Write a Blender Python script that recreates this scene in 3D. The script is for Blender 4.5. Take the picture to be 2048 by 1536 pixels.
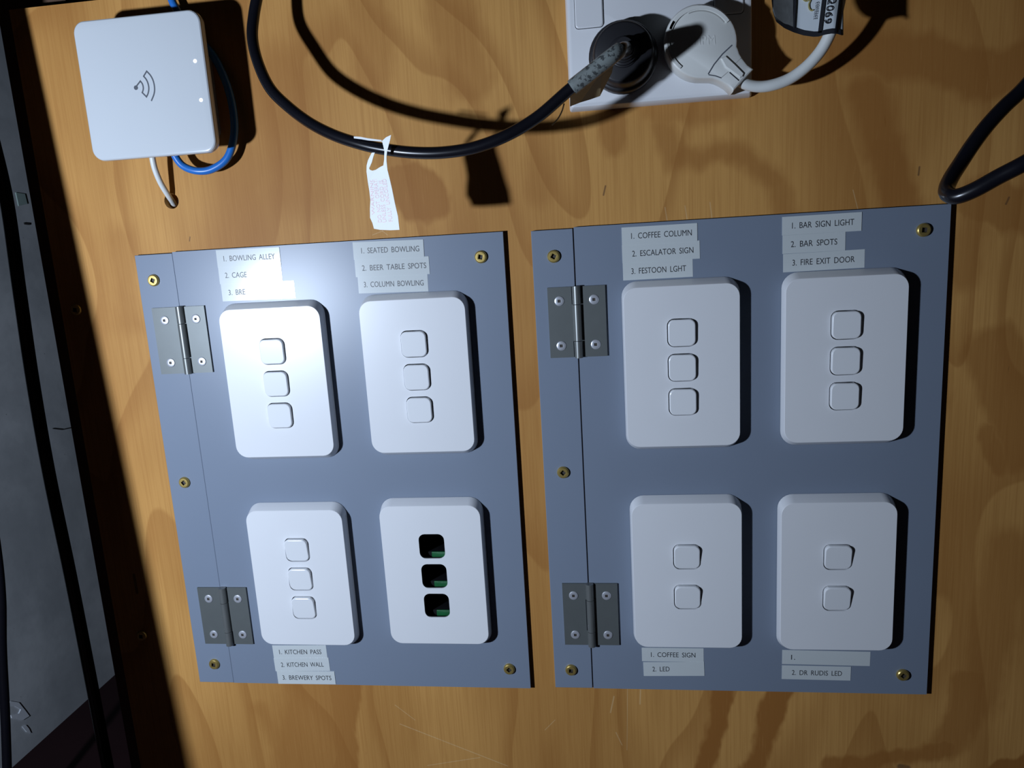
import bpy, bmesh, math, random
import numpy as np
from mathutils import Vector, Matrix

random.seed(7)
SC = bpy.context.scene
COL = SC.collection
for o in list(bpy.data.objects):
    bpy.data.objects.remove(o)

# ------------------------------------------------------------------ camera
# wall frame in millimetres: u right, v up, h out of the plywood towards the viewer; camera foot at u = v = 0
FPX = 1513.72
DIST = 532.56
ZOFF = 605.0
ROT = np.array([[0.9905805553596233, -0.059784981882685335, -0.12319058115256755],
                [-0.0345109169824866, -0.9796130509982394, 0.19790721796576463],
                [-0.1325109804976488, -0.1917916219630246, -0.9724488746419238]])

def W(u, v, h=0.0):
    return Vector((u * .001, -h * .001, (v + ZOFF) * .001))

def D3(d):
    return Vector((d[0], -d[2], d[1]))

def un(x, y, h=0.0):
    """photo pixel -> (u, v) on the plane h millimetres in front of the plywood"""
    d = ROT.T @ np.array([(x - 1024) / FPX, (y - 768) / FPX, 1.0])
    t = (h - DIST) / d[2]
    return (t * d[0], t * d[1])

def un3(x, y, h):
    a = un(x, y, h)
    return (a[0], a[1], h)

cam_d = bpy.data.cameras.new('camera')
cam_d.sensor_width = 36.0
cam_d.lens = 36.0 * FPX / 2048.0
cam_d.clip_start = 0.01
cam = bpy.data.objects.new('camera', cam_d)
COL.objects.link(cam)
rt, up, bk = D3(ROT[0]), D3(-ROT[1]), D3(-ROT[2])
cam.matrix_world = Matrix(((rt.x, up.x, bk.x, 0), (rt.y, up.y, bk.y, -DIST * .001), (rt.z, up.z, bk.z, ZOFF * .001), (0, 0, 0, 1)))
SC.camera = cam

# ------------------------------------------------------------------ light
world = bpy.data.worlds.new('world')
SC.world = world
world.use_nodes = True
world.node_tree.nodes['Background'].inputs[0].default_value = (0.80, 0.90, 1.0, 1)
world.node_tree.nodes['Background'].inputs[1].default_value = 0.004

torch_d = bpy.data.lights.new('torch', 'POINT')
torch_d.energy = 17.0
torch_d.color = (0.70, 0.815, 1.0)
torch_d.shadow_soft_size = 0.014
torch = bpy.data.objects.new('torch', torch_d)
COL.objects.link(torch)
LU, LV, LH = -466.0, -72.0, 545.0
torch.location = W(LU, LV, LH)

SC.view_settings.view_transform = 'Standard'
SC.view_settings.look = 'None'
SC.view_settings.gamma = 1.0
SC.view_settings.exposure = 0.0
SC.view_settings.use_curve_mapping = False

# ------------------------------------------------------------------ materials
class NT:
    def __init__(self, name):
        self.m = bpy.data.materials.new(name)
        self.m.use_nodes = True
        self.t = self.m.node_tree
        self.b = self.t.nodes['Principled BSDF']

    def n(self, kind, **kw):
        x = self.t.nodes.new(kind)
        for k, v in kw.items():
            setattr(x, k, v)
        return x

    def link(self, a, b):
        self.t.links.new(a, b)

    def put(self, sock, v):
        if isinstance(v, (int, float, tuple, list)):
            sock.default_value = v
        else:
            self.link(v, sock)

    def math(self, op, a, b=None, clamp=False):
        x = self.n('ShaderNodeMath', operation=op, use_clamp=clamp)
        self.put(x.inputs[0], a)
        if b is not None:
            self.put(x.inputs[1], b)
        return x.outputs[0]

    def vmath(self, op, a, b=None, scale=None):
        x = self.n('ShaderNodeVectorMath', operation=op)
        self.put(x.inputs[0], a)
        if b is not None:
            self.put(x.inputs[1], b)
        if scale is not None:
            self.put(x.inputs['Scale'], scale)
        return x.outputs['Value'] if op in ('DOT_PRODUCT', 'LENGTH') else x.outputs[0]

    def noise(self, vec, scale, detail=2.0, rough=0.5, dist=0.0, out=0):
        x = self.n('ShaderNodeTexNoise')
        self.put(x.inputs['Vector'], vec)
        x.inputs['Scale'].default_value = scale
        x.inputs['Detail'].default_value = detail
        x.inputs['Roughness'].default_value = rough
        x.inputs['Distortion'].default_value = dist
        return x.outputs[out]

    def smooth(self, v, a, b, c=0.0, d=1.0):
        x = self.n('ShaderNodeMapRange', interpolation_type='SMOOTHSTEP')
        self.put(x.inputs['Value'], v)
        for k, q in (('From Min', a), ('From Max', b), ('To Min', c), ('To Max', d)):
            x.inputs[k].default_value = q
        return x.outputs['Result']

    def mix(self, f, a, b, mode='MIX'):
        x = self.n('ShaderNodeMix', data_type='RGBA', blend_type=mode)
        self.put(x.inputs[0], f)
        for i, q in ((6, a), (7, b)):
            if isinstance(q, tuple):
                x.inputs[i].default_value = (*q[:3], 1)
            else:
                self.link(q, x.inputs[i])
        return x.outputs[2]

    def obj(self, scale):
        tc = self.n('ShaderNodeTexCoord')
        mp = self.n('ShaderNodeMapping')
        self.link(tc.outputs['Object'], mp.inputs['Vector'])
        mp.inputs['Scale'].default_value = scale if isinstance(scale, tuple) else (scale,) * 3
        return mp.outputs[0]

    def bump(self, h, strength, dist):
        x = self.n('ShaderNodeBump')
        x.inputs['Strength'].default_value = strength
        x.inputs['Distance'].default_value = dist
        self.link(h, x.inputs['Height'])
        self.link(x.outputs[0], self.b.inputs['Normal'])

    def base(self, c):
        if isinstance(c, tuple):
            self.b.inputs['Base Color'].default_value = (*c[:3], 1)
        else:
            self.link(c, self.b.inputs['Base Color'])

    def set(self, **kw):
        for k, v in kw.items():
            self.b.inputs[k.replace('_', ' ').title() if k != 'ior' else 'IOR'].default_value = v


def simple(name, col, rough=0.4, var=0.05, scale=90.0, metallic=0.0, bump=0.0, spec=0.5, coat=0.0, coat_r=0.1):
    t = NT(name)
    c = t.obj(1.0)
    f = t.noise(c, scale, 3.0, 0.6)
    k1 = tuple(max(0, q * (1 - var)) for q in col)
    k2 = tuple(min(1, q * (1 + var)) for q in col)
    t.base(t.mix(f, k1, k2))
    t.b.inputs['Roughness'].default_value = rough
    t.b.inputs['Metallic'].default_value = metallic
    t.b.inputs['Specular IOR Level'].default_value = spec
    if coat:
        t.b.inputs['Coat Weight'].default_value = coat
        t.b.inputs['Coat Roughness'].default_value = coat_r
    if bump:
        t.bump(t.noise(c, scale * 6, 2.0), bump, 0.0004)
    return t.m


def make_ply():
    t = NT('varnished_pine_plywood')
    p = t.obj((1000.0, 1000.0, 1000.0))          # millimetres, x = u, z = v
    sx = t.n('ShaderNodeSeparateXYZ'); t.link(p, sx.inputs[0])
    def st(a, b):
        cx = t.n('ShaderNodeCombineXYZ')
        t.put(cx.inputs[0], t.math('MULTIPLY', sx.outputs[0], a))
        t.put(cx.inputs[2], t.math('MULTIPLY', sx.outputs[2], b))
        cx.inputs[1].default_value = a * 17.3
        return cx.outputs[0]
    big = t.noise(st(.010, .0042), 1.0, 2.0, .5, .3)
    light = (0.60, 0.314, 0.093)
    mid = (0.475, 0.234, 0.065)
    dark = (0.325, 0.130, 0.030)
    col = t.mix(t.smooth(big, .38, .66), light, mid)
    # cathedral figure of the rotary-cut veneer: saw-tooth contours of a slow field
    fld = t.noise(st(.0052, .0019), 1.0, 2.0, .45, .35)
    saw = t.math('FRACT', t.math('MULTIPLY', fld, 12.0))
    col = t.mix(t.math('MULTIPLY', t.smooth(saw, .55, .97), t.smooth(saw, 1.0, .965, .0, .48)), col, dark)
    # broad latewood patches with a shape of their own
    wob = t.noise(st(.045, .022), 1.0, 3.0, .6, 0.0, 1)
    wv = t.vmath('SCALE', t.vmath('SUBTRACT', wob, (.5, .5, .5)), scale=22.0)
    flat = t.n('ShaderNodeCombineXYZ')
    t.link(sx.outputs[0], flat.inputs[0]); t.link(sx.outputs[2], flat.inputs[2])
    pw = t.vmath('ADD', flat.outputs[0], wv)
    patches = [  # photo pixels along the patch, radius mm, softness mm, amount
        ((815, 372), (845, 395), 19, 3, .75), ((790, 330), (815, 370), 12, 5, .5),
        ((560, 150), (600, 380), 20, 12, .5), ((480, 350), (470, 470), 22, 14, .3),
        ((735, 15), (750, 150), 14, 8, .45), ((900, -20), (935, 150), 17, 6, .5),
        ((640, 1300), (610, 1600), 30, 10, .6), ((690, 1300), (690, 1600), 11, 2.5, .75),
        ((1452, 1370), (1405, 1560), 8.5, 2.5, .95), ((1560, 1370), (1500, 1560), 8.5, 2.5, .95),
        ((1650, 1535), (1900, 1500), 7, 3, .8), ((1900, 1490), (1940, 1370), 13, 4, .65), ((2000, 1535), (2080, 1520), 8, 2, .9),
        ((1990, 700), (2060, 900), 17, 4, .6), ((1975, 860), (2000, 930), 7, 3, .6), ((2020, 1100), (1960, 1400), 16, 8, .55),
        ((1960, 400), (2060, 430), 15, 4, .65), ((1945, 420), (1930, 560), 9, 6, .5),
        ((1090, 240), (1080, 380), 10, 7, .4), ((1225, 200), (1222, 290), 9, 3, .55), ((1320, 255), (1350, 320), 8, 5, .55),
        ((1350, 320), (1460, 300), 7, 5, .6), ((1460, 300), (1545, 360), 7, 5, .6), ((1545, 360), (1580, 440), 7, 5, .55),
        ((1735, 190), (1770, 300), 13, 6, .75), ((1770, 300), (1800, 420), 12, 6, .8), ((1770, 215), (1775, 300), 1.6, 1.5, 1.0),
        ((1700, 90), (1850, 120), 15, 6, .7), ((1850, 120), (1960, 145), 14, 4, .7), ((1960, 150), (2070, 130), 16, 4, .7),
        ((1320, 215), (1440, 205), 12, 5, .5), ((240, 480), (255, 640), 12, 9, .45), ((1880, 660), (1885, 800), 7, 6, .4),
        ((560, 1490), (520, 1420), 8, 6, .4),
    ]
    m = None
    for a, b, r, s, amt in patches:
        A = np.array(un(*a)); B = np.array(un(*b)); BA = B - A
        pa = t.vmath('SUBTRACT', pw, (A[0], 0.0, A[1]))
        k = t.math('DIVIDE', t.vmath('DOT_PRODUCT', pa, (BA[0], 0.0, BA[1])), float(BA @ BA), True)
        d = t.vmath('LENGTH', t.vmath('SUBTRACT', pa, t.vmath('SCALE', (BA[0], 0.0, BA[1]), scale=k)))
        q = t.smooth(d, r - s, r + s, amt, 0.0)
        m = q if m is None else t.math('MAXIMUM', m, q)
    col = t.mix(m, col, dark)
    # scratches and pen marks
    for a, b, r, cc in [((800, 1448), (1015, 1532), .35, 1), ((790, 1410), (830, 1440), .25, 1), ((855, 1531), (960, 1515), .3, 1), ((1228, 1393), (1221, 1425), .5, 1), ((1255, 1378), (1254, 1500), .25, 1),
                        ((1281, 1380), (1280, 1408), .5, 1), ((1232, 1465), (1244, 1490), .35, 1), ((1110, 1440), (1090, 1460), .25, 1), ((1330, 415), (1334, 440), .35, 1), ((1370, 412), (1374, 438), .35, 1), ((1420, 405), (1424, 438), .35, 1), ((1706, 380), (1716, 420), .25, 1),
                        ((1211, 372), (1207, 390), .55, 0), ((1839, 334), (1837, 350), .55, 0), ((2018, 395), (2012, 408), .6, 0), ((380, 474), (379, 482), .4, 0), ((268, 1150), (274, 1185), 1.2, 0), ((1800, 1533), (1815, 1536), 2.2, 0), ((745, 470), (765, 462), .25, 1), ((765, 462), (775, 470), .25, 1)]:
        A = np.array(un(*a)); B = np.array(un(*b)); BA = B - A
        pa = t.vmath('SUBTRACT', flat.outputs[0], (A[0], 0.0, A[1]))
        k = t.math('DIVIDE', t.vmath('DOT_PRODUCT', pa, (BA[0], 0.0, BA[1])), float(BA @ BA), True)
        d = t.vmath('LENGTH', t.vmath('SUBTRACT', pa, t.vmath('SCALE', (BA[0], 0.0, BA[1]), scale=k)))
        col = t.mix(t.smooth(d, r * .5, r * 1.5, .34 if cc else .7, 0.0), col, (.78, .60, .34) if cc else (.08, .045, .03))
    # fine fibres
    fib = t.noise(st(.9, .016), 1.0, 3.0, .6)
    col = t.mix(t.smooth(fib, .35, .75, 0.0, .32), col, dark)
    pale = t.noise(st(1.6, .05), 1.0, 2.0, .5)
    col = t.mix(t.smooth(pale, .62, .8, 0.0, .2), col, (0.64, 0.34, 0.115))
    pore = t.noise(st(.35, .05), 1.0, 1.0, .5)
    col = t.mix(t.smooth(pore, .79, .84, 0.0, .6), col, (0.10, 0.045, 0.015))
    t.base(col)
    t.b.inputs['Roughness'].default_value = .52
    t.b.inputs['Specular IOR Level'].default_value = .15
    t.bump(fib, .08, .0004)
    return t.m


def make_concrete():
    t = NT('grey_concrete')
    c = t.obj(1.0)
    a = t.noise(c, 7.0, 5.0, .6, .4)
    b = t.noise(c, 60.0, 4.0, .6)
    col = t.mix(t.smooth(a, .3, .7), (.38, .40, .42), (.56, .58, .60))
    col = t.mix(t.smooth(b, .4, .75, 0, .2), col, (.30, .32, .34))
    spk = t.noise(c, 230.0, 1.0)
    col = t.mix(t.smooth(spk, .80, .84, 0, .6), col, (.12, .12, .125))
    t.base(col)
    t.b.inputs['Roughness'].default_value = .8
    t.bump(b, .10, .001)
    return t.m


M = {}
M['ply'] = make_ply()
M['concrete'] = make_concrete()
M['floor'] = simple('dark_maroon_floor_paint', (.016, .005, .006), .7, .3, 12, spec=.2)
M['dark_timber'] = simple('dark_stained_timber', (.085, .045, .026), .65, .35, 45)
M['dark_wall'] = simple('dark_back_wall', (.006, .006, .007), .8, .2, 6, spec=.1)
M['grey_panel'] = simple('grey_pvc_sheet', (.205, .245, .315), .33, .03, 14, spec=.38)
M['white_plate'] = simple('white_switch_plastic', (.78, .79, .81), .30, .015, 30, spec=.5)
M['white_rocker'] = simple('white_rocker_plastic', (.81, .825, .845), .26, .015, 30)
M['black_void'] = simple('matt_black_plastic', (.006, .006, .007), .7, .2, 40, spec=.1)  # black stands for the shade inside the empty switch openings
M['green_board'] = simple('green_circuit_board', (.010, .10, .032), .35, .5, 160)
M['label'] = simple('glossy_white_tape', (.62, .66, .66), .16, .02, 40, spec=.8)
M['ink'] = simple('black_ink', (.025, .026, .032), .45, .1, 200)
M['grey_ink'] = simple('grey_ink', (.09, .10, .12), .45, .1, 200)
M['hinge'] = simple('grey_anodised_hinge', (.135, .148, .145), .42, .06, 120, metallic=.3)
M['knuckle'] = simple('grey_hinge_barrel', (.19, .20, .195), .38, .08, 120, metallic=.45)
M['zinc'] = simple('bright_zinc_screw', (.72, .74, .80), .30, .08, 300, metallic=.6)
M['brass'] = simple('brassy_screw', (.60, .44, .14), .34, .15, 300, metallic=.75)
M['recess'] = simple('dark_drive_recess', (.05, .04, .03), .6, .2, 300)
M['ap_white'] = simple('glossy_white_access_point', (.58, .61, .635), .16, .015, 20, spec=.5)
M['ap_grey'] = simple('grey_access_point_back', (.36, .36, .34), .45, .03, 20)
M['outlet'] = simple('white_outlet_plastic', (.74, .75, .77), .35, .02, 30)
M['plug_white'] = simple('offwhite_plug_plastic', (.70, .71, .68), .38, .02, 30)
M['plug_black'] = simple('black_plug_rubber', (.018, .018, .021), .42, .15, 80)
M['cable_black'] = simple('black_cable_sheath', (.006, .006, .009), .27, .15, 80, spec=.42)
M['cable_white'] = simple('white_cable_sheath', (.68, .70, .68), .40, .03, 80)
M['cable_blue'] = simple('blue_cable_sheath', (.018, .155, .52), .33, .08, 80)
M['paper'] = simple('white_tag_paper', (.84, .87, .88), .55, .02, 60)
M['red_ink'] = simple('faded_red_ink', (.86, .62, .64), .6, .05, 60)
M['tag_white'] = simple('laminated_tag_white', (.70, .76, .80), .30, .03, 60)
M['tag_grey'] = simple('smudged_tag_grey', (.24, .25, .25), .40, .5, 140)  # darker mottled grey for the left area of the tag
M['gold_ink'] = simple('gold_pen', (.42, .36, .14), .45, .1, 60)
M['flap'] = simple('brown_paper_flap', (.33, .25, .13), .6, .15, 160)
M['white_paint'] = simple('white_paint_splash', (.70, .73, .78), .6, .2, 60)
M['green_paint'] = simple('green_paint_smear', (.33, .43, .40), .7, .2, 60)
M['crack'] = simple('dark_crack', (.02, .02, .02), .9, .2, 60)

def make_white_dot():  # small white dots with slight emission
    t = NT('lit_white_led')
    c = t.noise(t.obj(1.0), 40.0, 1.0)
    t.base((.9, .95, 1.0))
    t.b.inputs['Emission Color'].default_value = (.93, .97, 1.0, 1)
    t.link(t.smooth(c, 0, 1, 1.1, 1.3), t.b.inputs['Emission Strength'])
    return t.m
M['led'] = make_white_dot()

def make_sleeve():
    t = NT('printed_clear_sleeve')
    c = t.obj(1.0)
    f = t.noise(c, 420.0, 2.0, .6)
    g = t.noise(c, 60.0, 2.0, .6)
    col = t.mix(t.smooth(g, .3, .7), (.23, .26, .255), (.15, .165, .16))
    t.base(t.mix(t.smooth(f, .52, .60, 0, .8), col, (.03, .032, .035)))
    t.b.inputs['Roughness'].default_value = .35
    return t.m
M['sleeve'] = make_sleeve()

# ------------------------------------------------------------------ mesh helpers (u, v, h in millimetres)
def mesh(name, verts, faces, smooth=22.0):
    me = bpy.data.meshes.new(name)
    me.from_pydata([(a[0] * .001, -a[2] * .001, a[1] * .001) for a in verts], [], faces)
    bm = bmesh.new(); bm.from_mesh(me)
    bmesh.ops.remove_doubles(bm, verts=bm.verts, dist=1e-7)
    bmesh.ops.recalc_face_normals(bm, faces=bm.faces)
    bm.to_mesh(me); bm.free()
    if smooth:
        me.shade_smooth()
        me.set_sharp_from_angle(angle=math.radians(smooth))
    return me

def place(name, me, mat, parent=None, at=(0, 0, 0)):
    """link a mesh; `at` is in the wall frame for a top-level object and relative to the parent for a part"""
    if mat is not None and not me.materials:
        me.materials.append(M[mat])
    o = bpy.data.objects.new(name, me)
    COL.objects.link(o)
    if parent is None:
        o.location = W(*at)
    else:
        o.parent = parent
        o.location = (at[0] * .001, -at[2] * .001, at[1] * .001)
    return o

def tag(o, label, cat, group=None):
    o['label'] = label
    o['category'] = cat
    if group:
        o['group'] = group
    return o

def thing(name, label, cat, at, group=None):
    o = bpy.data.objects.new(name, None)
    o.empty_display_size = .01
    COL.objects.link(o)
    o.location = W(*at)
    return tag(o, label, cat, group)

def struct(o):
    o['kind'] = 'structure'
    return o

def rr(w, h, r, n=6, cx=0.0, cy=0.0):
    pts = []
    r = min(r, w / 2 - 1e-4, h / 2 - 1e-4)
    for k, (sx, sy) in enumerate(((1, 1), (-1, 1), (-1, -1), (1, -1))):
        for i in range(n + 1):
            a = math.pi / 2 * (k + i / n)
            pts.append((cx + sx * (w / 2 - r) + r * math.cos(a), cy + sy * (h / 2 - r) + r * math.sin(a)))
    return pts

def circ(r, n=24, cx=0.0, cy=0.0, ph=0.0):
    return [(cx + r * math.cos(ph + 2 * math.pi * i / n), cy + r * math.sin(ph + 2 * math.pi * i / n)) for i in range(n)]

def sq(s, n=24):
    out = []
    for i in range(n):
        a = 2 * math.pi * i / n
        c, d = math.cos(a), math.sin(a)
        k = s / max(abs(c), abs(d))
        out.append((c * k, d * k))
    return out

def loft(rings, cap0=True, cap1=True):
    """rings: list of lists of (u, v, h) of equal length"""
    n = len(rings[0]); v = []; f = []
    for r in rings:
        v += list(r)
    for j in range(len(rings) - 1):
        for i in range(n):
            f.append((j * n + i, j * n + (i + 1) % n, (j + 1) * n + (i + 1) % n, (j + 1) * n + i))
    if cap0: f.append(tuple(range(n))[::-1])
    if cap1: f.append(tuple((len(rings) - 1) * n + i for i in range(n)))
    return v, f

def lift(poly, h):
    return [(p[0], p[1], h) for p in poly]

def fill(outer, holes):
    """triangles of a polygon with holes; returns points and faces"""
    bm = bmesh.new(); es = []
    for lp in [outer] + holes:
        vs = [bm.verts.new((p[0], p[1], 0)) for p in lp]
        for i in range(len(vs)):
            es.append(bm.edges.new((vs[i], vs[(i + 1) % len(vs)])))
    bmesh.ops.triangle_fill(bm, use_beauty=True, use_dissolve=False, edges=es, normal=(0, 0, 1))
    bm.verts.index_update()
    pts = [(x.co.x, x.co.y) for x in bm.verts]
    fs = [tuple(x.index for x in q.verts) for q in bm.faces]
    bm.free()
    return pts, fs

def slab(outer, holes, h0, h1):
    pts, fs = fill(outer, holes)
    n = len(pts)
    v = lift(pts, h1) + lift(pts, h0)
    f = list(fs) + [tuple(i + n for i in reversed(q)) for q in fs]
    k = 0
    for lp in [outer] + holes:
        m = len(lp)
        for i in range(m):
            a, b = k + i, k + (i + 1) % m
            f.append((a, b, b + n, a + n))
        k += m
    return v, f

def box(u0, u1, v0, v1, h0, h1, bev=0.0):
    if not bev:
        return loft([lift([(u0, v0), (u1, v0), (u1, v1), (u0, v1)], h0), lift([(u0, v0), (u1, v0), (u1, v1), (u0, v1)], h1)])
    cx, cy, w, hh = (u0 + u1) / 2, (v0 + v1) / 2, u1 - u0, v1 - v0
    return loft([lift(rr(w, hh, bev, 3, cx, cy), h0), lift(rr(w, hh, bev, 3, cx, cy), h1 - bev),
                 lift(rr(w - bev, hh - bev, bev * .7, 3, cx, cy), h1 - bev * .3), lift(rr(w - 2 * bev, hh - 2 * bev, bev * .4, 3, cx, cy), h1)])

def spline(pts, sub=8):
    P = [np.array(p, float) for p in pts]
    P = [2 * P[0] - P[1]] + P + [2 * P[-1] - P[-2]]
    out = []
    for i in range(1, len(P) - 2):
        for k in range(sub):
            t = k / sub
            a, b, c, d = P[i - 1], P[i], P[i + 1], P[i + 2]
            out.append(.5 * ((2 * b) + (c - a) * t + (2 * a - 5 * b + 4 * c - d) * t * t + (3 * b - a - 3 * c + d) * t ** 3))
    out.append(P[-2])
    return out

def tube(pts, r, sub=8, n=14, smooth=True):
    c = spline(pts, sub) if smooth else [np.array(p, float) for p in pts]
    rings = []
    nrm = None
    for i, p in enumerate(c):
        t = c[min(i + 1, len(c) - 1)] - c[max(i - 1, 0)]
        t = t / (np.linalg.norm(t) + 1e-9)
        if nrm is None:
            a = np.array((0, 0, 1.0)) if abs(t[2]) < .9 else np.array((1.0, 0, 0))
            nrm = np.cross(t, a)
        nrm = nrm - t * (nrm @ t); nrm /= np.linalg.norm(nrm)
        bi = np.cross(t, nrm)
        rad = r(i / (len(c) - 1)) if callable(r) else r
        rings.append([tuple(p + rad * (math.cos(q) * nrm + math.sin(q) * bi)) for q in (2 * math.pi * k / n for k in range(n))])
    return loft(rings)

def ribbon(pts, w, h0, h1):
    """flat stroke of width w along 2-D points, as a thin solid"""
    P = [np.array(p, float) for p in pts]
    L, R = [], []
    for i, p in enumerate(P):
        a = P[i] - P[i - 1] if i else P[1] - P[0]
        b = P[i + 1] - P[i] if i < len(P) - 1 else a
        a = a / np.linalg.norm(a); b = b / np.linalg.norm(b)
        na, nb = np.array((-a[1], a[0])), np.array((-b[1], b[0]))
        m = na + nb; m /= np.linalg.norm(m)
        k = min(1 / max(m @ na, .3), 2.0)
        L.append(p + m * w / 2 * k); R.append(p - m * w / 2 * k)
    rings = [[(l[0], l[1], h0), (q[0], q[1], h0), (q[0], q[1], h1), (l[0], l[1], h1)] for l, q in zip(L, R)]
    return loft(rings)

def join(*vf):
    v, f = [], []
    for a, b in vf:
        k = len(v); v += list(a); f += [tuple(i + k for i in q) for q in b]
    return v, f

_txt = {}
def text_geo(s):
    """outline of a line of text as flat faces with unit cap height; returns (points, faces, width)"""
    if s in _txt:
        return _txt[s]
    cu = bpy.data.curves.new('lettering', 'FONT')
    cu.body = s
    cu.size = 1.0
    cu.space_word = 1.7 if ' ' in s else 1.0
    cu.resolution_u = 3
    ob = bpy.data.objects.new('lettering', cu)
    COL.objects.link(ob)
    bpy.context.view_layer.update()
    dg = bpy.context.evaluated_depsgraph_get()
    me = ob.evaluated_get(dg).to_mesh()
    pts = [(x.co.x, x.co.y) for x in me.vertices]
    fs = [tuple(q.vertices) for q in me.polygons]
    ob.evaluated_get(dg).to_mesh_clear()
    bpy.data.objects.remove(ob); bpy.data.curves.remove(cu)
    x0 = min(p[0] for p in pts); x1 = max(p[0] for p in pts)
    y0 = min(p[1] for p in pts); y1 = max(p[1] for p in pts)
    pts = [((p[0] - x0) / (x1 - x0), (p[1] - y0) / (y1 - y0)) for p in pts]
    _txt[s] = (pts, fs)
    return _txt[s]

def text_vf(s, fn):
    pts, fs = text_geo(s)
    return [fn(*p) for p in pts], fs

# ------------------------------------------------------------------ the setting
PLATES = [(-284.4, -40.5), (-178.0, -39.4), (-284.3, -195.4), (-177.8, -193.2),
          (8.8, -39.5), (115.3, -39.0), (9.8, -194.0), (113.8, -194.7)]
PC = [((u + 38.5) * .9965, (v - 56.0) * .9965) for u, v in PLATES]          # centres of the plates' faces
PANEL = 4.0                                             # thickness of the grey sheet

hole_c = un(343, 402)
well = rr(52, 92, 2, 2, *PC[3])
board = slab([(-417, -605), (640, -605), (640, 179), (-417, 179)], [well, circ(5.6, 20, *hole_c)], -18, 0)
struct(place('wall_back', mesh('wall_back', *board, smooth=None), 'ply', at=(0, 0, 0)))
struct(place('trim_1', mesh('trim_1', *box(-440.5, -385, -605, 320, -64, -18.0), smooth=None), 'dark_timber'))
struct(place('trim_2', mesh('trim_2', *box(-440.5, 640, 120, 178, -110, -64.0), smooth=None), 'dark_timber'))
# unseen leaning plank, added left of the frame to shade the board's edge
def lean(su, sv, h):
    k = 1 - h / LH
    return np.array((LU + (su - LU) * k, LV + (sv - LV) * k, h))
pA, pB = lean(-403, 180, 75.0), lean(-371, -385, 200.0)
dAB = (pB - pA) / (pA[1] - pB[1])
top_p, bot_p = pA - dAB * 160, pB + dAB * (pB[1] + 605)
shade_plank = loft([[(e[0] - 115, e[1], e[2] - 18), (e[0], e[1], e[2] - 18), tuple(e), (e[0] - 115, e[1], e[2])] for e in (top_p, bot_p)])
struct(place('trim_3', mesh('trim_3', *shade_plank, smooth=None), 'dark_timber'))
wl = place('wall_left', mesh('wall_left', *box(-850, -750, -605, 1200, -1500, -150), smooth=None), 'concrete')
struct(wl)
struct(place('floor', mesh('floor', *box(-850, 1200, -705, -605, -1500, 1200), smooth=None), 'floor'))
struct(place('wall_right', mesh('wall_right', *box(-750, 1200, -605, 1200, -1500, -1400), smooth=None), 'dark_wall'))

def on_left(x, y):
    """where the ray through a photo pixel meets the concrete wall's face (u = -750)"""
    d = ROT.T @ np.array([(x - 1024) / FPX, (y - 768) / FPX, 1.0])
    t = -750 / d[0]
    return (-750.0, t * d[1], DIST + t * d[2])

def wall_patch(name, px, mat, parent):
    P = [on_left(*p) for p in px]
    v = [(-752.0, a[1], a[2]) for a in P] + [(-748.6, a[1], a[2]) for a in P]
    n = len(P)
    f = [tuple(range(n)), tuple(range(2 * n - 1, n - 1, -1))] + [(i, (i + 1) % n, n + (i + 1) % n, n + i) for i in range(n)]
    place(name, mesh(name, v, f, None), mat, parent)

wall_patch('paint_splash', [(18, 1402), (36, 1405), (48, 1420), (57, 1432), (44, 1440), (22, 1436), (20, 1430), (36, 1427), (40, 1419), (28, 1412), (17, 1413)], 'white_paint', wl)
wall_patch('paint_splash', [(43, 1453), (50, 1450), (56, 1457), (60, 1466), (52, 1464)], 'white_paint', wl)
wall_patch('green_smear', [(30, 385), (48, 388), (53, 408), (36, 412)], 'green_paint', wl)
wall_patch('crack', [(105, 856), (125, 858), (138, 855), (138, 857), (124, 860), (105, 858)], 'crack', wl)
wall_patch('crack', [(47, 445), (58, 446), (58, 450), (48, 449)], 'crack', wl)

# ------------------------------------------------------------------ grey panels: a fixed hinge strip and a hinged door each
def panel(u0, us, u1, vt, vb, which, hole=None, gap=.35):
    st = place('hinge_strip', mesh('hinge_strip', *box(u0, us - gap, vb, vt, 0, PANEL, .35), smooth=10), 'grey_panel')
    tag(st, 'narrow grey fixed strip carrying the hinges %s' % which[0], 'panel strip')
    outer = [(us + gap, vb), (u1, vb), (u1, vt + .8), (us + gap, vt + .8)]
    dr = place('panel_door', mesh('panel_door', *slab(outer, [hole] if hole else [], 0, PANEL), smooth=None), 'grey_panel')
    tag(dr, which[1], 'panel')
    return dr

panel(-347.5, -317.5, -72.0, 2.4, -346.4, ('of the panel with the kitchen labels', 'grey hinged panel door carrying the bowling and kitchen switches'), well, .1)
panel(-52.5, -23.5, 218.3, 2.4, -345.3, ('of the panel with the coffee labels', 'grey hinged panel door carrying the coffee and bar switches'))

# ------------------------------------------------------------------ screws
def screw_vf(r, h, drive):
    n = 24
    return loft([lift(circ(r, n), 0), lift(circ(r, n), h * .45), lift(circ(r * .93, n), h * .75), lift(circ(r * .80, n), h * .97),
                 lift(circ(drive * 1.5, n), h), lift(sq(drive, n), h * .98)], True, False)
def recess_vf(h, drive):
    n = 24
    return loft([lift(sq(drive * 1.02, n), h * .985), lift(sq(drive * .85, n), h * .2)], False, True)
brass_me = mesh('brass_screw', *screw_vf(4.4, 2.3, 1.55)); brass_rc = mesh('drive_recess', *recess_vf(2.3, 1.55))
zinc_me = mesh('screw', *screw_vf(3.4, .7, 1.0)); zinc_rc = mesh('drive_recess', *recess_vf(.7, 1.0))

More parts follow.
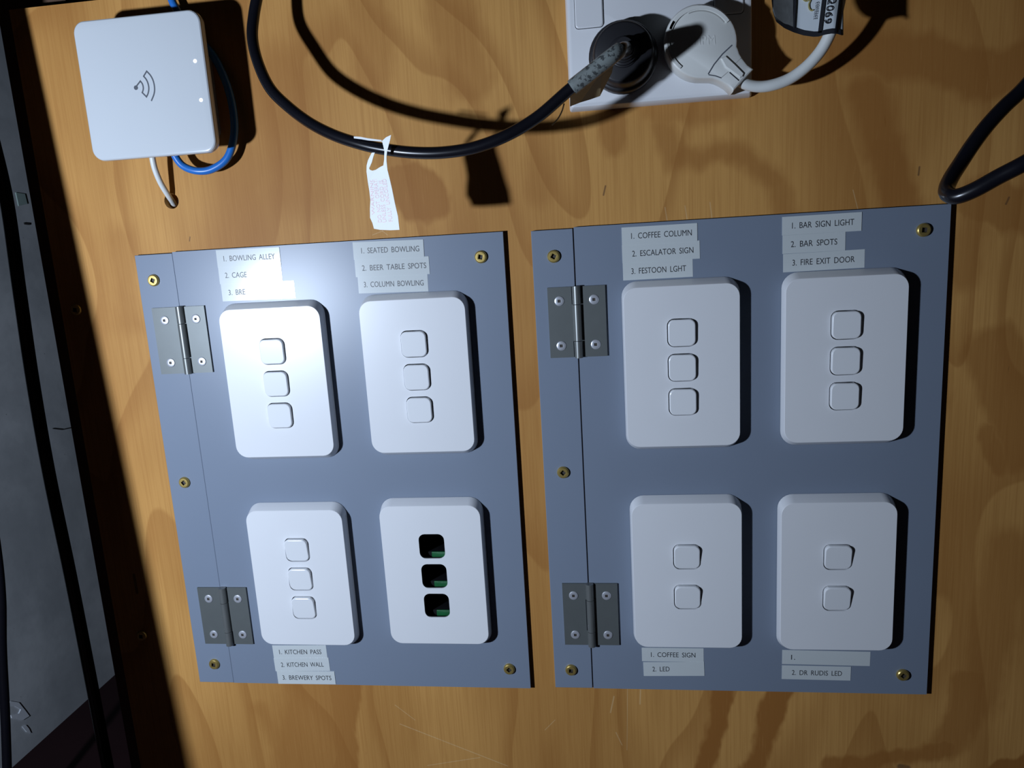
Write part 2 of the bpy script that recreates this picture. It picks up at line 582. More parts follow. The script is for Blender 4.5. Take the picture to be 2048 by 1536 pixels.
for (x, y), h, lab in [
    ((305, 561), PANEL, 'brass screw at the strip corner above the hinge, bowling panel'),
    ((961, 514), PANEL, 'brass screw in the door corner beside the SEATED BOWLING strip'),
    ((367, 966), PANEL, 'brass screw midway down the strip of the bowling panel'),
    ((427, 1330), PANEL, 'brass screw below the lower hinge, panel with the kitchen labels'),
    ((1018, 1340), PANEL, 'brass screw in the door corner below the empty-holed switch plate'),
    ((1107, 513), PANEL, 'dull brass screw above the upper hinge of the coffee panel'),
    ((1849, 460), PANEL, 'dark brass screw in the door corner beside the BAR SIGN LIGHT strip'),
    ((1126, 946), PANEL, 'brass screw midway down the strip of the coffee panel'),
    ((1142, 1342), PANEL, 'dull brass screw below the lower hinge of the coffee panel'),
    ((1807, 1352), PANEL, 'dark brass screw in the lower door corner of the bar switches'),
    ((150, 620), 0, 'brass screw in the shaded plywood edge beside the upper hinge'),
    ((282, 1273), 0, 'brass screw in the shaded plywood edge beside the lower hinge')]:
    a = un(x, y, h + 2)
    s = thing('brass_screw', lab, 'screw', (a[0], a[1], h), 'brass screws in board and panels')
    ro = random.random() * 1.5
    for nm, me, mt in (('head', brass_me, 'brass'), ('drive_recess', brass_rc, 'recess')):
        place(nm, me, mt, s)
    s.rotation_euler = (0, ro, 0)

# ------------------------------------------------------------------ hinges
def hinge(uL, uK, uR, vt, vb, lab, left_mid=True):
    t = thing('butt_hinge', lab, 'hinge', (uK, (vt + vb) / 2, PANEL), 'grey butt hinges')
    H = vt - vb; kr = 2.9; gap = .5
    y = [-H / 2, -H / 2 + H * .235, H / 2 - H * .25, H / 2]
    for side in (-1, 1):
        w = (uL - uK) if side < 0 else (uR - uK)
        lo = []
        for k in range(3):
            mine = (k == 1) == ((side < 0) == left_mid)
            x = side * (1.0 if mine else kr + .6)
            lo += [(x, y[k] + (.25 if k else 0)), (x, y[k + 1] - (.25 if k < 2 else 0))]
        outer = [(w, -H / 2)] + lo + [(w, H / 2)]
        lf = place('leaf', mesh('leaf', *slab(outer, [], 0, 1.5), smooth=None), 'hinge', t)
        ux = w - side * 8.6 if side < 0 else w - side * 8.0
        for vy in (H / 2 - 9.5, -H / 2 + 8.5):
            sc = place('screw', zinc_me, 'zinc', lf, (w * .60, vy, 1.5))
            dr = zinc_rc
            place('drive_recess', dr, 'recess', t, (w * .60, vy, 1.5))
    for k in range(3):
        a, b = y[k] + (.2 if k else -.3), y[k + 1] - (.2 if k < 2 else -.3)
        v, f = tube([(0, a, kr * .82), (0, a + .3, kr * .82), (0, b - .3, kr * .82), (0, b, kr * .82)], kr, smooth=False, n=20)
        place('knuckle', mesh('knuckle', v, f, 50), 'knuckle', t)

def hinge_px(tl, bl, tr, br, kt, kb, lab, lm=True):
    a = [un(*q, PANEL + 1.5) for q in (tl, bl, tr, br)]
    k = [un(*q, PANEL + 4) for q in (kt, kb)]
    hinge((a[0][0] + a[1][0]) / 2, (k[0][0] + k[1][0]) / 2, (a[2][0] + a[3][0]) / 2,
          (a[0][1] + a[2][1]) / 2, (a[1][1] + a[3][1]) / 2, lab, lm)

hinge_px((300.5, 617), (325, 749), (406, 611), (427, 744), (356, 614), (375, 747), 'grey butt hinge with bright screws, upper one beside the BOWLING ALLEY plate')
hinge_px((392, 1177), (413, 1289), (490, 1174), (507, 1287), (442, 1175), (458, 1293), 'grey butt hinge beside the plate above the kitchen labels', False)
hinge_px((1092.5, 577), (1103, 718), (1208, 569), (1217, 710), (1152, 573), (1158, 718), 'dark grey butt hinge beside the COFFEE COLUMN switch plate')
hinge_px((1124, 1167), (1130, 1289), (1235, 1168), (1238, 1291), (1179, 1166), (1184, 1294), 'dark grey butt hinge beside the COFFEE SIGN switch plate', False)

# ------------------------------------------------------------------ switch plates
FT = 8.7
def plate_vf(holes, depth=None):
    rings = [(77.2, 116.8, 9.6, 0), (77.2, 116.8, 9.6, .45), (78.9, 119.2, 10.4, .5), (78.8, 118.8, 10.4, 1.2), (77.1, 112.3, 9.2, 8.0), (76.75, 111.7, 8.9, 8.5), (76.35, 111.2, 8.7, FT)]
    rg = [lift(rr(w, h, r, 7), z) for w, h, r, z in rings]
    sides = loft(rg, False, False)
    loops = [rr(19.5, 19.5, 4.7, 5, 0, cy) for cy in holes]
    pts, fs = fill([p[:2] for p in rg[-1]], loops)
    front = (lift(pts, FT), fs)
    parts = [sides, front]
    for lp in loops:
        parts.append(loft([lift(lp, FT), lift(lp, .6 if depth is None else FT - depth)], False, False))
    return join(*parts)

def rocker_vf(top, bot):
    """rocker paddle: how far its upper and lower ends stand proud of the plate"""
    def lev(w, r, dz):
        return [(x, y, FT + dz + bot + (top - bot) * (y / 18.2 + .5)) for x, y in rr(w, w, r, 5)]
    return loft([lift(rr(18.2, 18.2, 4.1, 5), .6), lev(18.2, 4.1, -.75), lev(17.7, 3.9, -.22), lev(16.9, 3.6, 0)], True, True)

P3 = mesh('cover_plate', *plate_vf([24, 0, -24]), 20)
P0 = mesh('cover_plate', *plate_vf([24, 0, -24], 1.1), 20)
P2 = mesh('cover_plate', *plate_vf([15.6, -15.6]), 20)
RK = {'flat': mesh('rocker', *rocker_vf(2.5, 2.1), 18), 'down': mesh('rocker', *rocker_vf(3.0, .35), 18), 'up': mesh('rocker', *rocker_vf(1.3, 1.9), 18)}
PL = [
    (3, 'flat', 'white three-rocker switch plate under the BOWLING ALLEY label strip'),
    (3, 'flat', 'white three-rocker switch plate under the SEATED BOWLING label strips'),
    (3, 'down', 'white three-rocker switch plate above the KITCHEN PASS label strip'),
    (0, '', 'white switch plate with three empty black rocker openings'),
    (3, 'flat', 'white three-rocker switch plate under the COFFEE COLUMN label strips'),
    (3, 'flat', 'white three-rocker switch plate under the BAR SIGN LIGHT label strips'),
    (2, 'down', 'white two-rocker switch plate above the COFFEE SIGN label strip'),
    (2, 'down', 'white two-rocker switch plate above an almost blank label strip')]
for (cu, cv), (n, kind, lab) in zip(PC, PL):
    t = thing('switch_plate', lab, 'light switch', (cu, cv, PANEL), 'white switch plates')
    place('cover_plate', {0: P0, 2: P2, 3: P3}[n], 'white_plate', t)
    ys = [15.6, -15.6] if n == 2 else [24, 0, -24]
    if n:
        for y in ys:
            place('rocker', RK[kind], 'white_rocker', t, (0, y, 0))
    else:
        # open box behind the empty openings
        w0 = rr(51, 91, 2, 2); w1 = rr(49, 89, 2, 2)
        bx = join(loft([lift(w0, -34), lift(w0, FT - 1.3)], True, False), loft([lift(w1, -33), lift(w1, FT - 1.3)], True, False), loft([lift(w0, FT - 1.3), lift(w1, FT - 1.3)], False, False))
        place('switch_well', mesh('switch_well', *bx, 40), 'black_void', t)
        for y in ys:
            mod = place('switch_module', mesh('switch_module', *box(-11.5, 11.5, y - 14.5, y - 7.4, -16, 1.2, .5), 40), 'black_void', t)
            place('circuit_board', mesh('circuit_board', *box(-2.5, 11.3, y - 14.0, y - 7.5, -14, 1.7, .4), 40), 'green_board', mod)

# ------------------------------------------------------------------ label strips
def strip(name_lab, tl, tr, hgt, txt, x0, x1, top):
    hh = PANEL + .12 * (top + 1)
    a = np.array(un(*tl, hh)); b = np.array(un(*tr, hh))
    d = b - a; L = np.linalg.norm(d); d /= L
    nrm = np.array((d[1], -d[0]))                    # pointing down
    t = thing('label_strip', name_lab, 'label', (a[0], a[1], hh), 'white label strips')
    P = [a * 0, d * L, d * L + nrm * hgt, nrm * hgt]
    vf = loft([lift([tuple(p) for p in P], -.12 * (top + 1)), lift([tuple(p) for p in P], 0)])
    place('tape', mesh('tape', *vf, None), 'label', t)
    # lettering
    def s_of(x, y):
        q = np.array(un(x, y, hh)) - a
        return float(q @ d)
    ym = (tl[1] + tr[1]) / 2 + hgt * 1.35
    s0, s1 = s_of(x0, ym), s_of(x1, ym)
    cap = 3.95
    base = hgt * .5 + cap * .5
    def fn(p, q):
        w = d * (s0 + (s1 - s0) * p) + nrm * (base - cap * q)
        return (w[0], w[1], .06)
    v, f = text_vf(txt, fn)
    place('lettering', mesh('lettering', v, f, None), 'ink', t)

G = lambda o, s: (lambda x, y: (o[0] + s * x, o[1] + s * y))
g1, g2, g3 = G((430, 480), .1416), G((690, 450), .3125), G((340, 930), .306)
g5, g6, g7, g8 = G((1050, 420), .3254), G((1530, 390), .3384), G((1080, 960), .2864), G((1530, 960), .293)
STR = [
    (g1, (10, 145), (905, 100), '1. BOWLING ALLEY', 118, 845, 12.6, 2, 'white label strip reading 1. BOWLING ALLEY'),
    (g1, (42, 380), (930, 345), '2. CAGE', 140, 445, 12.6, 1, 'white label strip reading 2. CAGE, washed out by torch glare'),
    (g1, (80, 625), (1110, 575), '3. BRE', 188, 425, 12.6, 0, 'white label strip numbered 3 beginning BRE, washed out by torch glare'),
    (g2, (48, 110), (500, 92), '1. SEATED BOWLING', 103, 475, 12.4, 2, 'white label strip reading 1. SEATED BOWLING'),
    (g2, (60, 222), (535, 200), '2. BEER TABLE SPOTS', 108, 520, 12.4, 1, 'white label strip reading 2. BEER TABLE SPOTS'),
    (g2, (80, 327), (527, 312), '3. COLUMN BOWLING', 120, 503, 12.4, 0, 'white label strip reading 3. COLUMN BOWLING'),
    (g5, (593, 108), (1058, 80), '1. COFFEE COLUMN', 652, 1025, 12.0, 2, 'white label strip reading 1. COFFEE COLUMN'),
    (g5, (595, 218), (1073, 187), '2. ESCALATOR SIGN', 658, 1035, 12.0, 1, 'white label strip reading 2. ESCALATOR SIGN'),
    (g5, (600, 325), (1030, 300), '3. FESTOON LGHT', 653, 990, 12.0, 0, 'white label strip reading 3. FESTOON LGHT'),
    (g6, (102, 130), (573, 100), '1. BAR SIGN LIGHT', 160, 527, 12.0, 2, 'white label strip reading 1. BAR SIGN LIGHT'),
    (g6, (104, 240), (476, 217), '2. BAR SPOTS', 153, 427, 12.0, 1, 'white label strip reading 2. BAR SPOTS'),
    (g6, (107, 350), (590, 320), '3. FIRE EXIT DOOR', 162, 530, 12.0, 0, 'white label strip reading 3. FIRE EXIT DOOR'),
    (g3, (667, 1179), (1018, 1178), '1. KITCHEN PASS', 715, 990, 11.6, 0, 'white label strip reading 1. KITCHEN PASS'),
    (g3, (677, 1263), (1035, 1260), '2. KITCHEN WALL', 727, 1005, 11.6, 1, 'white label strip reading 2. KITCHEN WALL'),
    (g3, (697, 1347), (1073, 1350), '3. BREWERY SPOTS', 737, 1055, 11.4, 2, 'white label strip reading 3. BREWERY SPOTS'),
    (g7, (710, 1171), (1142, 1176), '1. COFFEE SIGN', 775, 1085, 11.2, 0, 'white label strip reading 1. COFFEE SIGN'),
    (g7, (720, 1272), (1145, 1270), '2. LED', 785, 905, 11.6, 1, 'white label strip reading 2. LED, below the COFFEE SIGN strip'),
    (g8, (118, 1160), (720, 1173), '1.', 178, 205, 11.4, 0, 'white label strip showing only the number 1, otherwise blank'),
    (g8, (116, 1265), (587, 1275), '2. DR RUDIS LED', 183, 525, 11.2, 1, 'white label strip numbered 2 stuck below the almost blank strip')]
for g, tl, tr, txt, x0, x1, hgt, top, lab in STR:
    strip(lab, g(*tl), g(*tr), hgt, txt, g(x0, 0)[0], g(x1, 0)[0], top)

# ------------------------------------------------------------------ wireless access point
AH = 35.0
a0, a1 = un(144, 44, AH), un(432, 302, AH)
b0, b1 = un(396, 18, AH), un(186, 322, AH)
acx, acy = (a0[0] + a1[0] + b0[0] + b1[0]) / 4, (a0[1] + a1[1] + b0[1] + b1[1]) / 4
AW, AT = 90.0, 89.2
ap = thing('access_point', 'square white wireless access point with signal emblem', 'access point', (acx, acy, 0))
rg = [(AW - 26, AT - 26, 6, 0), (AW - 26, AT - 26, 6, 19), (AW - 5, AT - 5, 8, 25), (AW - 1.6, AT - 1.6, 8, 29)]
place('back_shell', mesh('back_shell', *loft([lift(rr(w, h, r, 8), z) for w, h, r, z in rg]), 40), 'ap_grey', ap)
rg = [(AW - .6, AT - .6, 8, 29), (AW, AT, 8, 30.5), (AW, AT, 8, 33), (AW - .7, AT - .7, 7.8, 34.2), (AW - 2.0, AT - 2.0, 7.2, 34.8), (AW - 4, AT - 4, 6.4, 35)]
place('front_cover', mesh('front_cover', *loft([lift(rr(w, h, r, 8), z) for w, h, r, z in rg]), 12), 'ap_white', ap)
def apx(x, y):
    q = un(x, y, AH + .03); return (q[0] - acx, q[1] - acy)
gl = G((230, 120), 120 / 1676)
def lg(*pp): return [apx(*gl(*p)) for p in pp]
def smooth2(pp, s=6): return [tuple(q) for q in spline([(p[0], p[1]) for p in pp], s)]
arc1 = smooth2(lg((708, 590), (765, 670), (790, 770), (783, 850), (760, 910)))
arc2 = smooth2(lg((880, 1030), (925, 930), (945, 790), (920, 650), (870, 540), (800, 455)))
arc3 = smooth2(lg((885, 315), (990, 430), (1070, 590), (1105, 780), (1090, 950), (1015, 1145)))
emb = join(ribbon(lg((600, 730)) + arc1 + arc2 + arc3, .92, 35.0, 35.08))
em = place('signal_emblem', mesh('signal_emblem', *emb, None), 'grey_ink', ap)
dc = lg((585, 775))[0]
place('emblem_dot', mesh('emblem_dot', *loft([lift(circ(1.45, 20, *dc), 35.0), lift(circ(1.45, 20, *dc), 35.09)]), None), 'grey_ink', ap)
for q in ((390, 122), (402, 200)):
    c = apx(*q)
    place('indicator_light', mesh('indicator_light', *loft([lift(circ(1.25, 16, *c), 35.0), lift(circ(1.0, 16, *c), 35.15)]), None), 'led', ap)

def cable(name, px, r, mat, lab, cat='cable', sub=8):
    P = [un3(x, y, h) for x, y, h in px]
    o = thing(name, lab, cat, P[0])
    P2_ = [(p[0] - P[0][0], p[1] - P[0][1], p[2] - P[0][2]) for p in P]
    place('sheath', mesh('sheath', *tube(P2_, r, sub), 60), mat, o)
    return o, P

def cable1(name, px, r, mat, lab, cat='cable', sub=8):
    P = [un3(x, y, h) for x, y, h in px]
    v, f = tube([(p[0] - P[0][0], p[1] - P[0][1], p[2] - P[0][2]) for p in P], r, sub)
    return tag(place(name, mesh(name, v, f, 60), mat, None, P[0]), lab, cat), P

cable1('network_cable', [(325, -60, 6), (338, -20, 8), (348, 10, 8), (380, 60, 6), (425, 110, 6), (452, 165, 7), (466, 220, 8), (468, 270, 9), (455, 315, 10),
                         (425, 338, 11), (395, 342, 12), (368, 333, 12), (352, 315, 13), (345, 296, 14), (342, 280, 15)], 2.6, 'cable_blue', 'bright blue network cable looping behind the access point')
cable1('access_point_lead', [(300, 290, 16), (303, 305, 16), (309, 335, 14), (321, 365, 10), (336, 390, 4), (346, 405, -4), (352, 418, -14), (354, 428, -24)], 2.05, 'cable_white', 'thin white lead dropping from access point into drilled hole')

# ------------------------------------------------------------------ double power outlet
OU0, OV0 = un(1135, 225, 3); OU0 = -22.3; OU1 = 94.6; OV0 = 78.4; OV1 = OV0 + 73
ocx, ocy = (OU0 + OU1) / 2, (OV0 + OV1) / 2
out = thing('power_outlet', 'white double power outlet with two plugs pushed in', 'outlet', (ocx, ocy, 0))
OW, OHH, OT = OU1 - OU0, OV1 - OV0, 10.5
rg = [(OW, OHH, 1.5, 0), (OW, OHH, 1.5, 3.0), (OW - 2.0, OHH - 2.0, 1.6, 8.6), (OW - 3.2, OHH - 3.2, 1.8, 9.8), (OW - 6.0, OHH - 6.0, 2.0, OT)]
place('faceplate', mesh('faceplate', *loft([lift(rr(w, h, r, 4), z) for w, h, r, z in rg]), 25), 'outlet', out)
for x0, x1, yb in ((1151, 1207, 56), (1428, 1487, 29)):
    q0, q1 = un(x0, yb, OT), un(x1, yb, OT)
    w = q1[0] - q0[0]; cx = (q0[0] + q1[0]) / 2 - ocx; vb = (q0[1] + q1[1]) / 2 - ocy; hh = 20.0
    rim = loft([lift(rr(w + .7, hh + .7, 2.4, 4, cx, vb + hh / 2), OT - .6), lift(rr(w + .7, hh + .7, 2.4, 4, cx, vb + hh / 2), OT + .05)])
    fr = place('rocker_gap', mesh('rocker_gap', *rim, None), 'ink', out)
    rk = loft([lift(rr(w, hh, 2.2, 4, cx, vb + hh / 2), OT - .5), lift(rr(w, hh, 2.2, 4, cx, vb + hh / 2), OT + .8), lift(rr(w - 1.4, hh - 1.4, 1.8, 4, cx, vb + hh / 2), OT + 1.3)])
    place('rocker', mesh('rocker', *rk, 30), 'outlet', out)

# black plug with rear cable entry
bp = un(1247, 105, 30)
pk = thing('power_plug', 'round black power plug in the outlet', 'plug', (bp[0], bp[1], OT))
n = 40
body = loft([lift(circ(r, n), z) for r, z in ((20.5, 0), (21.6, .8), (21.6, 9), (20.8, 10), (19.6, 10.4), (19.2, 12), (18.6, 19), (17.6, 20.5), (16.5, 21))])
place('body', mesh('body', *body, 40), 'plug_black', pk)
boss = loft([lift(circ(r, n), z) for r, z in ((9.5, 20.5), (9.0, 22), (8.4, 22.3), (8.2, 24.5), (7.2, 25), (7.0, 27), (6.4, 27.4), (6.2, 31), (5.4, 31.3), (5.2, 36))])
place('cable_boss', mesh('cable_boss', *boss, 40), 'plug_black', pk)

kab = [(520, -45, 30), (515, -10, 32), (508, 30, 34), (505, 75, 38), (516, 125, 44), (540, 176, 48), (576, 213, 52), (620, 246, 58), (667, 270, 64), (714, 286, 69),
       (761, 297, 72), (824, 305, 75), (886, 305, 77), (949, 295, 78), (1011, 272, 78), (1074, 235, 76), (1137, 181, 76), (1185, 143, 78), (1222, 114, 77), (1242, 99, 72), (1250, 95, 62), (1251, 97, 48), (1250, 100, 36)]
bc, BP = cable('power_cable', kab, 3.55, 'cable_black', 'thick black power cable hanging in a loop to black plug')
# printed sleeve and its paper flap on the cable
cs = spline(BP, 8)
seg = [tuple(np.array(p) - np.array(BP[0])) for p in cs[8 * 16 + 1: 8 * 19 - 1]]
place('printed_sleeve', mesh('printed_sleeve', *tube(seg, 4.5, smooth=False), 60), 'sleeve', bc)
fl = [un3(x, y, h) for x, y, h in ((1140, 194, 74), (1170, 169, 75), (1205, 142, 75), (1228, 124, 72), (1224, 145, 66), (1212, 168, 60), (1200, 192, 54), (1180, 199, 54), (1160, 205, 56), (1140, 213, 58))]
fl = [tuple(np.array(p) - np.array(BP[0])) for p in fl]
nf = len(fl)
place('sleeve_flap', mesh('sleeve_flap', fl + [(p[0], p[1], p[2] - .35) for p in fl], [tuple(range(nf)), tuple(range(2 * nf - 1, nf - 1, -1))] + [(i, (i + 1) % nf, nf + (i + 1) % nf, nf + i) for i in range(nf)], None), 'flap', bc)
crl = [tuple(np.array(un3(x, y, h)) - np.array(BP[0])) for x, y, h in ((1128, 208, 60), (1124, 222, 54), (1116, 237, 48), (1104, 250, 44))]
place('curled_edge', mesh('curled_edge', *tube(crl, .45), 60), 'flap', bc)

# paper tag looped on the black cable
gt = G((700, 250), 130 / 868)
def tagpt(zx, zy):
    x, y = gt(zx, zy)
    h = 70 + (x - 735) * .16 + (6 if y < 300 else 6 * max(0, (345 - y) / 45.0))
    return un3(x, y, h)
tout = [(220, 620), (222, 540), (240, 470), (290, 370), (330, 368), (312, 420), (290, 500), (255, 578), (268, 600), (300, 610), (345, 598), (400, 562), (445, 540), (455, 470), (458, 390), (460, 350), (446, 290), (428, 212),
        (480, 165), (548, 132), (535, 200), (518, 262), (495, 350), (487, 420), (487, 480), (500, 600), (530, 720), (560, 850), (600, 1050), (640, 1220), (660, 1400), (540, 1405), (400, 1400), (320, 1385), (300, 1310), (268, 1240), (266, 1120), (272, 1000), (258, 880), (238, 760)]
T0 = tagpt(400, 900)
pt = thing('cable_tag', 'white paper tag with faded red print hanging from cable', 'tag', T0)
tp, tf = fill(tout, [])
tv = [tuple(np.array(tagpt(*p)) - np.array(T0)) for p in tp]
nn = len(tv); nb = len(tout)
place('paper', mesh('paper', tv + [(p[0], p[1], p[2] - .3) for p in tv], list(tf) + [tuple(i + nn for i in reversed(q)) for q in tf] + [(i, (i + 1) % nb, nn + (i + 1) % nb, nn + i) for i in range(nb)], None), 'paper', pt)
wr = [(50, 152), (140, 158), (240, 178), (340, 190), (420, 200), (432, 235), (420, 222), (330, 214), (240, 206), (150, 190), (52, 178)]
wv = [tuple(np.array(un3(*gt(*p), 75.0)) - np.array(T0)) for p in wr]
nw = len(wv)
place('wrapped_end', mesh('wrapped_end', wv + [(p[0], p[1], p[2] - .3) for p in wv], [tuple(range(nw)), tuple(range(2 * nw - 1, nw - 1, -1))] + [(i, (i + 1) % nw, nw + (i + 1) % nw, nw + i) for i in range(nw)], None), 'paper', pt)
for s_, a_, b_, wd in (('WARNING', (312, 1200), (282, 700), 42), ('DO NOT OPERATE', (400, 1300), (335, 700), 52), ('UNLESS CORD IS', (462, 1300), (410, 740), 52), ('FULLY UNCOILED', (545, 1290), (455, 720), 52)):
    A = np.array(a_, float); B = np.array(b_, float); d_ = B - A; n_ = np.array((d_[1], -d_[0])); n_ /= np.linalg.norm(n_)
    def fn(p, q, A=A, d_=d_, n_=n_, wd=wd):
        z = A + d_ * p + n_ * wd * (q - .5)
        w = np.array(tagpt(*z)) - np.array(T0)
        return (w[0], w[1], w[2] + .12)
    place('red_print', mesh('red_print', *text_vf(s_, fn), None), 'red_ink', pt)

# white flat plug
gp = G((1320, 0), 200 / 1536)
PH = 28.0
wp0 = un(1403, 81, PH)
wp = thing('flat_plug', 'flat round off-white power plug with ribbed neck', 'plug', (wp0[0], wp0[1], OT))
def wpx(zx, zy, h=PH):
    q = un(*gp(zx, zy), h); return (q[0] - wp0[0], q[1] - wp0[1])
disc = []
for i in range(33):
    a = math.radians(8 - i * (273 / 32.0) - 0)          # counter-clockwise on screen from the right side over the top
    disc.append((632 + 562 * math.cos(a), 630 + 580 * math.sin(a)))
neck = [(800, 1208), (880, 1230), (960, 1268), (1040, 1320), (1128, 1405), (1285, 1235), (1442, 1060), (1350, 990), (1280, 900), (1230, 820), (1205, 740)]
outl = [wpx(*p) for p in disc + neck]
def off(poly, d):
    c = np.array((0.0, 0.0)); o = []
    m = len(poly)
    ar = sum(poly[i][0] * poly[(i + 1) % m][1] - poly[(i + 1) % m][0] * poly[i][1] for i in range(m))
    sg = 1 if ar > 0 else -1
    for i in range(m):
        p, q, r = np.array(poly[i - 1]), np.array(poly[i]), np.array(poly[(i + 1) % m])
        e1_, e2_ = q - p, r - q
        e1_ /= np.linalg.norm(e1_) + 1e-9; e2_ /= np.linalg.norm(e2_) + 1e-9
        nn_ = np.array((-e1_[1] - e2_[1], e1_[0] + e2_[0])); nn_ /= np.linalg.norm(nn_) + 1e-9
        o.append(tuple(q + nn_ * d * sg))
    return o
top_h = PH - OT
bodyw = loft([lift(off(outl, .8), 0), lift(outl, 2), lift(outl, top_h - 1.6), lift(off(outl, .6), top_h - .5), lift(off(outl, 1.6), top_h)])
place('body', mesh('body', *bodyw, 30), 'plug_white', wp)
def arcz(a0_, a1_, r, k=18):
    return [wpx(632 + r * math.cos(math.radians(a0_ + (a1_ - a0_) * i / k)), 630 + r * 1.03 * math.sin(math.radians(a0_ + (a1_ - a0_) * i / k))) for i in range(k + 1)]
for nm, a_, b_, r_, w_ in (('rim_ridge', -160, -35, 500, 2.0), ('rim_ridge', 128, 215, 505, 1.6)):
    place(nm, mesh(nm, *ribbon(arcz(a_, b_, r_), w_, top_h - .3, top_h + .9), 40), 'plug_white', wp)
place('rim_groove', mesh('rim_groove', *ribbon(arcz(-115, -38, 452), .7, top_h - .3, top_h + .04), None), 'ap_grey', wp)
place('neck_groove', mesh('neck_groove', *ribbon([wpx(*p) for p in ((1110, 690), (960, 830), (830, 990), (740, 1140))], .75, top_h - .3, top_h + .05), None), 'grey_ink', wp)
place('neck_groove', mesh('neck_groove', *ribbon([wpx(*p) for p in ((745, 1148), (850, 1165), (945, 1198))], .6, top_h - .3, top_h + .05), None), 'grey_ink', wp)
gpn = [wpx(*p) for p in ((930, 900), (1010, 860), (1150, 985), (1290, 1130), (1270, 1180), (1225, 1200), (1065, 1085), (1000, 1040))]
place('neck_rib', mesh('neck_rib', *loft([lift(gpn, top_h - .4), lift(gpn, top_h + .7), lift(off(gpn, .7), top_h + 1.4)]), 30), 'plug_white', wp)
place('neck_slot', mesh('neck_slot', *ribbon([wpx(*p) for p in ((1068, 1110), (1215, 1238))], .7, top_h - .3, top_h + .06), None), 'ink', wp)
place('neck_step', mesh('neck_step', *ribbon([wpx(*p) for p in ((945, 1190), (1050, 1100))], .35, top_h - .3, top_h + .06), None), 'ap_grey', wp)
place('neck_step', mesh('neck_step', *ribbon([wpx(*p) for p in ((1150, 985), (1240, 895))], .35, top_h - .3, top_h + .06), None), 'ap_grey', wp)
def fnp(p, q):
    w = wpx(520 + 330 * p - 10 * q, 690 - 8 * p - 140 * q)
    return (w[0], w[1], top_h + .18)
place('embossed_lettering', mesh('embossed_lettering', *text_vf('HPM', fnp), None), 'plug_white', wp)

cable1('appliance_cord', [(1465, 150, 22), (1487, 166, 22), (1515, 173, 22), (1545, 170, 23), (1580, 157, 24), (1612, 134, 26), (1638, 106, 28), (1655, 78, 30), (1668, 45, 32), (1677, 10, 33), (1684, -30, 34), (1690, -70, 34)], 3.5,
       'cable_white', 'thick white cord curving from flat plug up to test tag')

# laminated test tag wrapped around the white cord
gq = G((1500, 0), 220 / 2048)
TG0 = un3(1620, 30, 42)
def tgh(x):
    k = (x - 1541) / 150.0
    return 44 + 8 * max(0.0, .38 - k) ** 1.3 / .38 ** 1.3 - 3.0 * max(0.0, k - .85) / .15
def tgpt(zx, zy, dh=0.0):
    x, y = gq(zx, zy)
    w = np.array(un3(x, y, tgh(x) + dh)) - np.array(TG0)
    return tuple(w)
tt = thing('test_tag', 'laminated white test tag with black borders wrapped round cord', 'tag', TG0)
def bottom(zx):
    return float(np.interp(zx, (385, 420, 480, 640, 820, 1000, 1180, 1280, 1400, 1520, 1620, 1720), (-150, 200, 395, 520, 600, 655, 680, 675, 640, 620, 625, 655)))
cols = list(np.linspace(390, 1760, 40))
def sheet(x0, x1, topf, botf, dh, k=24):
    xs = np.linspace(x0, x1, k); rows = 8
    v, f = [], []
    for sgn in (0, -.35):
        for x in xs:
            for j in range(rows):
                y = topf(x) + (botf(x) - topf(x)) * j / (rows - 1)
                v.append(tgpt(x, y, dh + sgn))
    N = k * rows
    for i in range(k - 1):
        for j in range(rows - 1):
            a = i * rows + j
            f.append((a, a + rows, a + rows + 1, a + 1)); f.append((N + a, N + a + 1, N + a + rows + 1, N + a + rows))
    edge = [i * rows for i in range(k)] + [(k - 1) * rows + j for j in range(1, rows)] + [i * rows + rows - 1 for i in range(k - 2, -1, -1)] + [j for j in range(rows - 2, 0, -1)]
    for i in range(len(edge)):
        a, b = edge[i], edge[(i + 1) % len(edge)]
        f.append((a, b, N + b, N + a))
    return v, f
TOPY = -420
place('laminate', mesh('laminate', *sheet(392, 1740, lambda x: TOPY, lambda x: bottom(x), 0, 40), 60), 'tag_white', tt)
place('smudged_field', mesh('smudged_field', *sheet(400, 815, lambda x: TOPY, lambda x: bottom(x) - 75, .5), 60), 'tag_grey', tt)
place('border', mesh('border', *sheet(388, 1722, lambda x: bottom(x) - (20 + 70 * min(1, max(0, (x - 400) / 300))), lambda x: bottom(x) + 6, .6, 40), 60), 'ink', tt)
place('border', mesh('border', *sheet(386, 424, lambda x: TOPY, lambda x: bottom(x) - 10, .6, 4), 60), 'ink', tt)
for xt, xb, wd in ((1375, 1300, 72), (1690, 1610, 74)):
    # slanted vertical bars of the printed frame
    v, f = [], []
    for dh in (.6, .2):
        for k in range(10):
            y = TOPY + (610 - TOPY) * k / 9
            xc = xb + (xt - xb) * (610 - y) / 610.0
            v += [tgpt(xc - wd / 2, y, dh), tgpt(xc + wd / 2, y, dh)]
    for k in range(9):
        a = 2 * k; b = 20 + a
        f += [(a, a + 1, a + 3, a + 2), (b, b + 2, b + 3, b + 1), (a, a + 2, b + 2, b), (a + 1, b + 1, b + 3, a + 3)]
    f += [(0, 20, 21, 1), (18, 19, 39, 38)]
    place('border', mesh('border', v, f, 60), 'ink', tt)
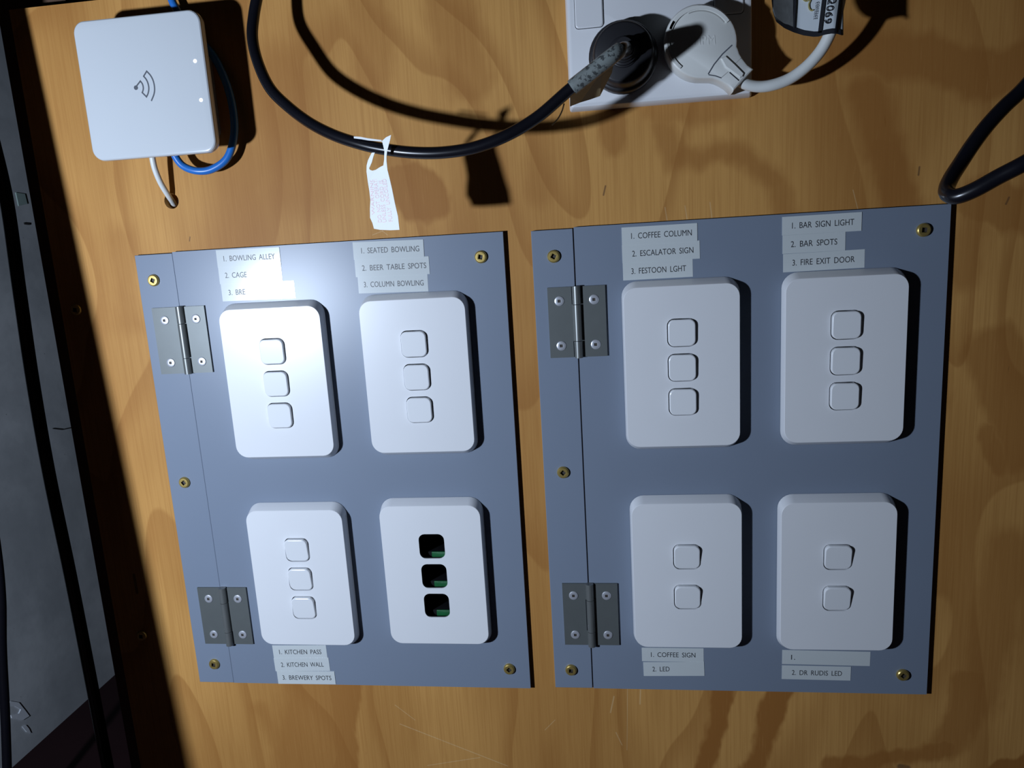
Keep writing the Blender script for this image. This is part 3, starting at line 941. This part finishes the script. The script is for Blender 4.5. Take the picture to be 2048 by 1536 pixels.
def fn2069(p, q):
    return tgpt(1545 - 10 - 105 * p - (130 * (1 - q)) + 60 + 6, -130 + 575 * p, .75)
place('tag_number', mesh('tag_number', *text_vf('52069', fn2069), None), 'ink', tt)
def fncon(p, q):
    return tgpt(1290 - 50 * p - 62 * (1 - q), 35 + 330 * p, .75)
place('tag_lettering', mesh('tag_lettering', *text_vf('contact', fncon), None), 'grey_ink', tt)
scr = [tgpt(x, y, .55)[:2] for x, y in ((960, -40), (1040, 20), (1120, 0), (1095, 80), (1105, 160), (1145, 195), (1180, 185))]
hh_ = tgpt(1090, 100, .55)[2]
place('gold_scribble', mesh('gold_scribble', *ribbon(smooth2(scr), .7, hh_ - .3, hh_ + .15), None), 'gold_ink', tt)
place('field_line', mesh('field_line', *ribbon([tgpt(845, -300, .5)[:2], tgpt(835, 100, .5)[:2], tgpt(815, 520, .5)[:2]], .7, tgpt(830, 100, .5)[2] - .8, tgpt(830, 100, .5)[2] + .4), None), 'ink', tt)

# black cable looping in from the right
cable1('extension_cable', [(2150, 60, 92), (2110, 105, 95), (2048, 176, 100), (2009, 213, 103), (1975, 250, 106), (1946, 288, 110), (1921, 326, 114), (1902, 356, 120), (1893, 379, 126), (1900, 391, 132),
                           (1918, 392, 136), (1951, 379, 140), (1998, 353, 144), (2048, 327, 148), (2110, 290, 150), (2160, 250, 150)], 3.75, 'cable_black', 'black cable bent into a tight loop above the panel corner')

# black cables hanging in the gap beside the concrete
cable1('hanging_cable', [(-60, 90, -100), (-22, 250, -100), (13, 400, -100), (39, 582, -100), (66, 765, -100), (98, 947, -100), (140, 1147, -100), (177, 1335, -100), (213, 1522, -100), (245, 1680, -100)], 5.7, 'cable_black', 'black cable hanging straight down the gap before the concrete')
cable1('drooping_cable', [(-60, 700, -90), (-40, 900, -90), (-10, 1080, -90), (2, 1192, -90), (4, 1300, -90), (10, 1420, -90), (14, 1536, -90), (16, 1640, -90)], 4.4, 'cable_black', 'black cable with a slack bow at the outer side of the gap')
